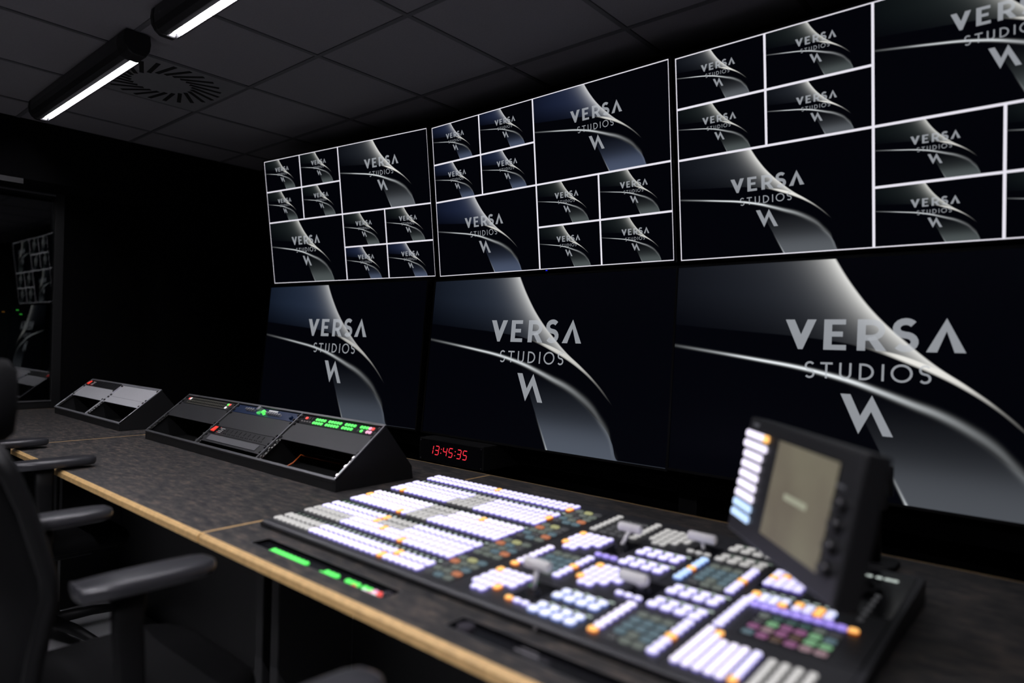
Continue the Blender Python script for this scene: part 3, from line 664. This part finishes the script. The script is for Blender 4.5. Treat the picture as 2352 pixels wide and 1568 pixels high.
def plate(u0, u1, v0, v1, name, m, d0=-.002, d1=.0008):
    b = MB(); b.add([TP(u0, v0, d0), TP(u1, v0, d0), TP(u1, v1, d0), TP(u0, v1, d0), TP(u0, v0, d1), TP(u1, v0, d1), TP(u1, v1, d1), TP(u0, v1, d1)],
        [(0, 3, 2, 1), (4, 5, 6, 7), (0, 1, 5, 4), (1, 2, 6, 5), (2, 3, 7, 6), (3, 0, 4, 7)]); return b.build(name, m, sw, bevel=.0006)
for m_ in range(4):
    v0 = .924+.1475*m_
    plate(-1.622, -1.038, v0, v0+.144, 'crosspoint_module', MT['console'])
    plate(-1.617, -1.040, v0+.068, v0+.088, 'display_window', MT['console_dark'], .0006, .0014)
    plate(-1.036, -.950, v0, v0+.144, 'key_assign_module', MT['console'])
    plate(-.932, -.634 if m_ % 2 == 0 else -.634, v0, v0+.144, 'transition_module', MT['console'])
    plate(-.630, -.488, v0, v0+.144, 'effects_module', MT['console'])
plate(-.480, -.245, .924, 1.084, 'user_key_module', MT['console'])
plate(-.480, -.245, 1.088, 1.300, 'menu_key_module', MT['console'], -.002, .0015)
plate(-.480, -.245, 1.304, 1.540, 'device_control_module', MT['console_dark'])
plate(-.430, -.290, 1.092, 1.194, 'key_window', MT['console_dark'], .0014, .0022)
KEYS = []      # (u, v, w, h, height, material, partname)
def key(u, v, w_, h_, k, nm='button', hg=.006): KEYS.append((u, v, w_, h_, hg, k, nm))
rows = [(.943, (0, 7), (21,)), (.974, (0, 7), (22,)), (1.034, (0, 7), (19,)), (1.062, (0, 7), (14,)),
        (1.090, (12, 16), (11,)), (1.121, (12, 16), (11,)), (1.184, (12, 15), (10,)), (1.210, (12, 15), ()),
        (1.239, (12, 16), (0,)), (1.269, (12, 16), (21,)), (1.333, (12, 16), (2,)), (1.359, (12, 16), ()),
        (1.388, (13, 16), (27,)), (1.419, (13, 16), ()), (1.481, None, (27,)), (1.512, None, (13,))]
for v, gr, am in rows:
    for i in range(28):
        k = 'amber' if i in am else ('grey' if gr and gr[0] <= i <= gr[1] else ('lit' if v not in (.943, 1.239, 1.269) else 'litw'))
        key(-1.604+.0205*i, v, .0150, .0245, k)
for m_, v in enumerate((1.002, 1.148, 1.293, 1.451)):
    for i in range(28):
        if i % 4 == 3 and i % 8 == 7: pass
        key(-1.602+.0205*i, v, .0115, .0090, 'smd' if (m_ == 0 and i < 8) or (m_ and 12 <= i < 16) else 'sml', 'small_display', .0009)
for m_ in range(4):
    v0 = .947+.1475*m_
    for r in range(5):
        for c in range(3):
            k = random.choice(('lcd', 'lcdb', 'lcdk', 'lcd'))
            if (r, c) == (4, 1): k = 'lcdy'
            if (r, c) == (1, 2): k = 'lcdo'
            if (r, c) == (3, 0) and m_ < 3: k = 'lcdo'
            key(-1.024+.0285*c, v0+.025*r, .0225, .0155, k, 'display_key', .004)
def colkeys(u, v0, v1, n, cols, pat=None):
    for i in range(n):
        k = cols
        if pat and i in pat: k = pat[i]
        key(u, v0+(v1-v0)*i/(n-1), .018, .0145, k)
colkeys(-.912, 1.090, 1.213, 7, 'litw', {0: 'amber'}); colkeys(-.804, 1.094, 1.214, 7, 'lit', {3: 'amber'})
colkeys(-.910, 1.386, 1.508, 7, 'grey'); colkeys(-.800, 1.387, 1.508, 7, 'grey')
colkeys(-.611, 1.240, 1.361, 7, 'ice', {3: 'amber'}); colkeys(-.504, 1.240, 1.364, 7, 'lit', {3: 'amber'})
colkeys(-.617, .945, 1.069, 7, 'litw', {0: 'amber'}); colkeys(-.505, .944, 1.068, 7, 'lit', {3: 'amber'})
# three-column display key pads
def kp(u0, v0, tone):
    for r in range(5):
        for c in range(3):
            k = 'lcdk' if tone == 'off' else ('lcd' if r in (0, 4) or (r, c) == (1, 1) else 'lcdb')
            if tone != 'off' and (r, c) == (0, 0): k = 'lcdk'
            key(u0+.0245*c, v0+.0255*r, .0200, .0155, k, 'display_key', .004)
kp(-.880, 1.097, 'on'); kp(-.880, 1.388, 'off'); kp(-.579, 1.243, 'on'); kp(-.581, .947, 'on')
for i in range(3): key(-.879+.024*i, 1.497, .017, .007, 'sml', 'small_display', .0009)
# transition pads
def pad(u0, v0, k, ambers=(), tri='lit', triamber=False):
    for r in range(5):
        for c in range(5 if r > 1 else 4):
            if r == 0 and c > 2: continue
            if (r, c) in ((0, 0),): continue
            uu = u0+.0185*c; vv = v0+.0235*r
            key(uu, vv, .0150, .0185, 'amber' if (r, c) in ambers else k)
    for i in range(3): key(u0+.105+.0195*i, v0, .0155, .012, 'amber' if (triamber and i == 0) else tri)
pad(-.912, .950, 'lit', ((4, 0), (1, 3)), triamber=True); pad(-.909, 1.246, 'lit', ((4, 0), (1, 0)), tri='vio')
pad(-.765, 1.099, 'lit', ((4, 0), (1, 0))); pad(-.762, 1.391, 'grey', tri='grey')
# paired keys
def quad(u0, v0, k, gl=True, n=4, pitch=.0268):
    for row in range(2):
        for c in range(n):
            uu = u0+pitch*c; vv = v0+.0735*row
            key(uu, vv, .021, .019, k); key(uu+.003, vv+.0235, .0185, .017, k)
            if gl: key(uu+.010, vv+.0425, .013, .006, 'sml' if k != 'grey' else 'smd', 'small_display', .0009)
quad(-.743, .943, 'blue'); quad(-.738, 1.242, 'lit'); quad(-.588, 1.096, 'lit'); quad(-.587, 1.387, 'grey')
for c in range(4):       # third key row of the lower-right block
    pass
# big white block and neighbours
for c, (u, top_) in enumerate(((-.466, 1.071), (-.448, 1.064), (-.430, 1.036), (-.412, 1.036), (-.395, 1.036), (-.3755, 1.036))):
    n_ = 8 if c < 2 else 6
    for i in range(n_):
        vv = .942+(top_-.942)*i/(n_-1)
        k = 'litw' if c < 5 else 'lit'
        if c == 1 and i == n_-1: k = 'amber'
        if c == 5 and i == 0: k = 'amber'
        key(u, vv, .0135, .0150, k)
for c in range(4):
    for i in range(6): key(-.349+.0195*c, .937+.0178*i, .0135, .0145, 'grey')
colkeys(-.464, 1.098, 1.222, 7, 'lit')
for i, u in enumerate((-.460, -.442, -.424, -.406, -.382, -.364, -.346, -.328)):
    key(u, 1.259, .0155, .0155, 'amber' if i in (0, 4, 6) else 'blue'); key(u, 1.2385, .0155, .0155, 'amber' if i in (3, 6) else 'lit')
for i in range(10): key(-.446+.0182*i, 1.213, .0165, .015, 'amber' if i == 9 else 'vio')
for u, w_ in ((-.457, .012), (-.439, .012), (-.421, .012), (-.404, .012), (-.380, .014), (-.361, .014), (-.344, .008)): key(u, 1.286, w_, .007, 'sml', 'small_display', .0009)
lp = ['lcdb lcdp lcdn lcdp lcdr lcdr'.split(), 'lcdp lcdr lcdp lcdn lcdg lcdg'.split(), 'lcdk lcdg lcdp lcdp lcdg lcdb'.split(), 'lcd lcdt lcdt lcdt lcd lcdk'.split()]
for r in range(4):
    for c in range(6): key(-.417+.0229*c, 1.105+.0252*r, .0195, .0165, lp[r][c], 'display_key', .003)
for r in range(5):
    for c in range(4):
        if r == 4 and c > 2: continue
        key(-.462+.0185*c, 1.321+.018*r, .0165, .0155, 'amber' if (r, c) in ((2, 0), (3, 1)) else 'lit')
for u, w_ in ((-.340, .020), (-.322, .012), (-.304, .012), (-.288, .014), (-.276, .012)): key(u, 1.497, w_, .011, 'smb', 'status_display', .0009)
for i in range(6): key(-.285, 1.27+.025*i, .010, .010, 'lcdk', 'display_key', .003)
# nearest hundred of each kind stand alone, the rest are one part
camp = Vector((0, 0, H0)); byn = {}
for q in KEYS: byn.setdefault(q[6], []).append(q)
for nm, qs in byn.items():
    qs.sort(key=lambda q: (TP(q[0], q[1], 0)-camp).length)
    cnt = {}
    for q in qs[:98]:
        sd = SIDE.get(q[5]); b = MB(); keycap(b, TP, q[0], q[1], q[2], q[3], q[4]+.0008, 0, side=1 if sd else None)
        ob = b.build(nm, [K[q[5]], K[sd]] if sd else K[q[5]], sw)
        if nm == 'button' and q[5] == 'amber': ob['label'] = 'amber lit button'
        if nm == 'button' and q[5] == 'grey': ob['label'] = 'unlit grey button'
    rest = qs[98:]
    if rest:
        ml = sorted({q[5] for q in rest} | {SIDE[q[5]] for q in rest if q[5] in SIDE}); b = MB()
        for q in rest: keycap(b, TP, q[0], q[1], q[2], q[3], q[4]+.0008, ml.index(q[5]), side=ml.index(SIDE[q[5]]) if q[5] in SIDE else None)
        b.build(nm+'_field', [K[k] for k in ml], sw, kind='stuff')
# fader levers
def lever(bu, bv, hx, hy, hz, w_=.058):
    base = TP(bu, bv, 0)
    pl_ = plate(bu-.026, bu+.026, bv-.045, bv+.05, 'fader_slot', MT['console_dark'], .0006, .0016)
    b = MB(); b.loft([[base+Vector((a, c, -.001)) for a, c in rrect(.030, .022, .009)], [base+Vector((a*.8, c*.8, .010)) for a, c in rrect(.030, .022, .009)]]); b.build('fader_boot', MT['plastic'], sw)
    h = Vector((hx, hy, Z(hz)))
    b = MB(); b.tube([base+Vector((0, 0, .006)), h-Vector((0, 0, .004))], [.0045, .0045], 10); lv = b.build('fader_lever', MT['white_plastic'], sw, smooth=True)
    b = MB(); b.loft([[Vector((hx+sx, hy+a, Z(hz)+c)) for a, c in rrect(.018*k_, .020*k_, .007)] for sx, k_ in ((-w_/2, .8), (-w_/2+.003, 1), (w_/2-.003, 1), (w_/2, .8))]); b.build('fader_handle', MT['white_plastic'], lv, smooth=True)
lever(-.790, 1.000, -.776, .994, -.418); lever(-.790, 1.318, -.787, 1.350, -.421); lever(-.632, 1.140, -.632, 1.102, -.434); lever(-.632, 1.405, -.632, 1.394, -.420, .064)
b = MB(); b.add([TP(-.818, 1.02, .0018), TP(-.812, 1.02, .0018), TP(-.812, 1.045, .0018), TP(-.818, 1.045, .0018)], [(0, 1, 2, 3)]); b.build('fader_scale', glow('green_scale', (.03, .22, .03), 1.), sw)
# trackball ring and corner screw
b = MB(); c = TP(-.316, 1.418, .001)
b.loft([[c+Vector((math.cos(a)*r_, math.sin(a)*r_, d_)) for a in [k*math.pi/12 for k in range(24)]] for r_, d_ in ((.034, 0), (.034, .006), (.030, .010), (.026, .010), (.024, .004))]); b.build('trackball_ring', MT['plastic'], sw, smooth=True)
b = MB(); rr = []
for k in range(9):
    a = math.pi/2*k/8-.3; rr.append([c+Vector((math.cos(q)*.022*math.cos(a), math.sin(q)*.022*math.cos(a), .006+.018*math.sin(a))) for q in [j*math.pi/8 for j in range(16)]])
b.loft(rr); b.build('trackball', MT['plastic'], sw, smooth=True)
b = MB(); c = Vector((-.708, SY0-.0075, ZP(SY0)-.010)); b.loft([[c+Vector((.004*math.cos(a), d_, .004*math.sin(a))) for a in [k*math.pi/6 for k in range(12)]] for d_ in (0, -.003)]); b.build('fascia_screw', MT['steel'], sw)

# ------------------------------------------------------------------ swivelling menu display on an arm
mc = Vector((-.3479, 1.1189, Z(-.2588))); mx_ = Vector((.6871, -.7264, -.0169)); mz_ = Vector((.1493, .1183, .9817)); mn = mx_.cross(mz_)
if mn.y < 0: mn = -mn           # pointing away from the viewer
MP = lambda u, v, d=0.: mc+mx_*u+mz_*v+mn*d
mm = thing('menu_display', (-.372, 1.745, ZD), 'tilted black menu display on an arm above the switcher right side', 'control display')
def mbox(mb, u0, u1, v0, v1, d0, d1, mi=0):
    mb.add([MP(u0, v0, d0), MP(u1, v0, d0), MP(u1, v0, d1), MP(u0, v0, d1), MP(u0, v1, d0), MP(u1, v1, d0), MP(u1, v1, d1), MP(u0, v1, d1)], [(0, 3, 2, 1), (4, 5, 6, 7), (0, 1, 5, 4), (1, 2, 6, 5), (2, 3, 7, 6), (3, 0, 4, 7)], mi)
b = MB(); mbox(b, -.247, .151, -.103, .122, .0, .040); b.build('display_housing', MT['plastic'], mm, bevel=.005)
b = MB(); mbox(b, -.106, .096, -.072, .098, -.0008, .0008); b.build('screen_surround', MT['console_dark'], mm)
b = MB(); mbox(b, -.104, .094, -.070, .096, -.0016, -.0007)
def lcd_screen_mat():
    m, n, l, bs = nt('olive_lcd_backlight'); tc = n.new('ShaderNodeTexCoord'); nz = n.new('ShaderNodeTexNoise'); nz.inputs['Scale'].default_value = 9; l.new(tc.outputs['Object'], nz.inputs['Vector'])
    cr = n.new('ShaderNodeValToRGB'); e = cr.color_ramp.elements; e[0].position = .3; e[0].color = (.155, .13, .092, 1); e[1].position = .7; e[1].color = (.205, .185, .125, 1)
    l.new(nz.outputs['Fac'], cr.inputs['Fac']); l.new(cr.outputs['Color'], bs.inputs['Emission Color']); bs.inputs['Emission Strength'].default_value = .78; bs.inputs['Base Color'].default_value = (.02, .02, .02, 1); return m
b.build('menu_screen', lcd_screen_mat(), mm)
b = MB()
for k in range(9): mbox(b, -.046+.0085*k, -.0395+.0085*k, .005, .015, -.0022, -.0015)
b.build('screen_text', glow('pale_lcd_text', (.34, .35, .26), 1.), mm)
for r in range(9):
    vv = .089-.0192*r; u0 = -.245 if r < 2 else -.236
    kk = 'litw' if r < 7 else 'ice'
    nkeys = 5 if r < 2 else 4
    for k in range(nkeys):
        uu = u0+.010+.0196*k
        b = MB(); cols = 'amber' if (r == 0 and k == nkeys-1) else kk
        keycap(b, lambda a, c_, d: MP(a, c_, -d), uu, vv, .0185, .0135, .004, 0); b.build('side_key', K[cols], mm)
b = MB()
for k in range(3): mbox(b, -.222+.008*k, -.216+.008*k, .105, .112, -.001, .0001)
b.build('printed_logo', glow('dim_print', (.06, .06, .07), 1.), mm)
for (u, v) in ((.122, .040), (.121, .010), (.120, -.022), (.119, -.055)):
    b = MB(); c = MP(u, v, 0); b.loft([[c+mx_*r_*math.cos(a)+mz_*r_*math.sin(a)-mn*d_ for a in [k*math.pi/8 for k in range(16)]] for r_, d_ in ((.012, 0), (.0115, .010), (.009, .013))]); b.build('rotary_knob', MT['plastic'], mm, smooth=False)
b = MB()
for (u, v) in ((.105, .064), (.098, .030), (.097, .000), (.096, -.032)): mbox(b, u-(.010 if v > .05 else .004), u+(.012 if v > .05 else .004), v-.002, v+.002, -.0012, .0002)
b.build('printed_labels', glow('dim_print', (.06, .06, .07), 1.), mm)
b = MB(); base = Vector((-.372, 1.745, ZD))
b.loft([[base+Vector((a, c_, z_)) for a, c_ in rrect(.11, .09, .02)] for z_ in (0, .012)]); b.build('arm_foot', MT['dark_metal'], mm, bevel=.003)
b = MB(); b.tube([base+Vector((0, 0, .01)), base+Vector((0, 0, .22))], .020, 14); b.build('arm_post', MT['plastic'], mm, smooth=True)
elb = base+Vector((.02, -.02, .20)); mid = Vector((-.315, 1.50, Z(-.285))); end = MP(-.02, .0, .045)
b = MB(); b.tube([elb, mid], .016, 12); b.build('lower_arm', MT['dark_metal'], mm, smooth=True)
b = MB(); b.tube([mid+Vector((0, 0, -.01)), end], .014, 12); b.build('upper_arm', MT['dark_metal'], mm, smooth=True)
b = MB(); b.tube([elb-Vector((0, 0, .03)), elb+Vector((0, 0, .035))], .026, 14); b.build('joint', MT['edge_dim'], mm, smooth=True)
b = MB(); b.tube([mid-Vector((0, 0, .03)), mid+Vector((0, 0, .02))], .022, 14); b.build('joint', MT['edge_dim'], mm, smooth=True)
b = MB(); mbox(b, -.07, .03, -.05, .05, .040, .050); b.build('mount_plate', MT['dark_metal'], mm, bevel=.002)

# ------------------------------------------------------------------ office chairs (facing +y)
def chair(x, y, rz, label, back_top=1.03, headrest=True, name='office_chair'):
    t = thing(name, (x, y, 0), label, 'chair', None)
    t['group'] = 'black office chairs along the desk'
    Rz = Matrix.Rotation(rz, 3, 'Z'); og = Vector((x, y, 0))
    Q = lambda a, c, z_: og+Rz @ Vector((a, c, z_))
    # seat cushion
    b = MB(); rings = []
    for (z_, k) in ((.405, .86), (.415, .97), (.44, 1.0), (.462, .97), (.472, .86)):
        rings.append([Q(a*k, c*k+.005, z_-.012*max(0, c/.2)**3) for a, c in rrect(.49, .46, .11, 6)])
    b.loft(rings); b.build('seat', MT['fabric'], t, smooth=True)
    # backrest : curved mesh panel with frame
    prof = [(.50, -.225), (.58, -.232), (.64, -.222), (.70, -.208), (.735, -.200), (.775, -.203), (.83, -.218), (.90, -.238), (.96, -.262), (1.01, -.288)]
    sc = (back_top-.5)/(1.01-.5)
    prof = [(.5+(z_-.5)*sc, y_) for z_, y_ in prof]
    b = MB(); rings = []; N = len(prof)
    for i, (z_, y_) in enumerate(prof):
        f = i/(N-1); hw = .235*(1-.10*f)*(.86 if i in (0, N-1) else 1.)
        ring = []
        for k in range(13):
            a = -1+2*k/12; ring.append(Q(a*hw, y_-.040*(1-a*a), z_))
        for k in range(13):
            a = 1-2*k/12; ring.append(Q(a*hw, y_-.040*(1-a*a)-.018, z_))
        rings.append(ring)
    b.loft(rings); b.build('backrest', MT['fabric'], t, smooth=True)
    for s in (-1, 1):
        b = MB(); b.tube([Q(s*(.235*(1-.10*i/(N-1))), y_-.008, z_) for i, (z_, y_) in enumerate(prof)], .015, 10); b.build('back_frame', MT['chair_plastic'], t, smooth=True)
    b = MB(); b.tube([Q(0, -.05, .40), Q(0, -.20, .40), Q(0, -.275, .46), Q(0, -.27, .62), Q(0, -.262, .76)], .022, 10); b.build('back_spine', MT['chair_plastic'], t, smooth=True)
    if headrest:
        b = MB(); rings = []
        for (z_, k) in ((back_top-.005, .7), (back_top+.01, .92), (back_top+.07, 1.), (back_top+.13, .95), (back_top+.150, .7)):
            rings.append([Q(a*k, c*k-.272, z_) for a, c in rrect(.26, .075, .035, 5)])
        b.loft(rings); b.build('headrest', MT['fabric'], t, smooth=True)
    for s in (-1, 1):
        b = MB(); rings = []
        L_ = [(-.190, .024, .010), (-.184, .036, .0), (-.12, .045, .0), (-.02, .046, .0), (.03, .042, .0), (.052, .032, .0), (.062, .018, .0)]
        xo = .288*s
        for (yy, hw, dz) in L_:
            rings.append([Q(xo+a, yy, .7655+c+dz) for a, c in rrect(hw*2, .030 if hw > .03 else .022, .0125, 4)])
        b.loft(rings); b.build('arm_pad', MT['arm'], t, smooth=True)
        b = MB(); rings = []
        for (yy, z_, w1) in ((-.098, .755, .062), (-.098, .68, .056), (-.09, .55, .052), (-.10, .42, .050), (-.10, .385, .050)):
            xo2 = xo if z_ > .4 else xo*.95
            rings.append([Q(xo2+a, yy+c, z_) for a, c in rrect(.026, w1, .010, 3)])
        b.loft(rings); b.build('arm_post', MT['chair_plastic'], t, smooth=True)
    b = MB(); b.box(-.285, .285, -.13, -.07, .375, .395, T=lambda p: Q(*p)); b.box(-.12, .12, -.15, .12, .36, .405, T=lambda p: Q(*p)); b.build('seat_mechanism', MT['chair_plastic'], t, bevel=.006)
    b = MB(); b.tube([Q(0, 0, .09), Q(0, 0, .365)], .025, 12); b.build('gas_column', MT['dark_metal'], t, smooth=True)
    for k in range(5):
        a = 2*math.pi*k/5+.3; ca, sa = math.cos(a), math.sin(a)
        b = MB(); b.tube([Q(0, 0, .10), Q(ca*.16, sa*.16, .095), Q(ca*.31, sa*.31, .072)], [.026, .020, .013], 8); lg = b.build('base_leg', MT['chair_plastic'], t, smooth=True)
        b = MB(); cx_, cy_ = ca*.31, sa*.31
        b.loft([[Q(cx_+sa*d_+ca*.030*math.cos(q)*1., cy_-ca*d_+sa*.030*math.cos(q), .030+.030*math.sin(q)) for q in [j*math.pi/8 for j in range(16)]] for d_ in (-.022, .022)]); b.build('castor', MT['chair_plastic'], lg)
    return t
chair(-1.660, .595, .0, 'black office chair nearest the camera at bottom left, tucked to the desk')
chair(-3.080, .822, .0, 'black office chair farther left with both arm pads over the desk', name='office_chair')
chair(-.452, .528, .0, 'low-backed black office chair whose arm pad peeks in at the bottom edge', back_top=.84, headrest=False, name='task_chair')

for o in bpy.data.objects:
    if '_w' in o: del o['_w']
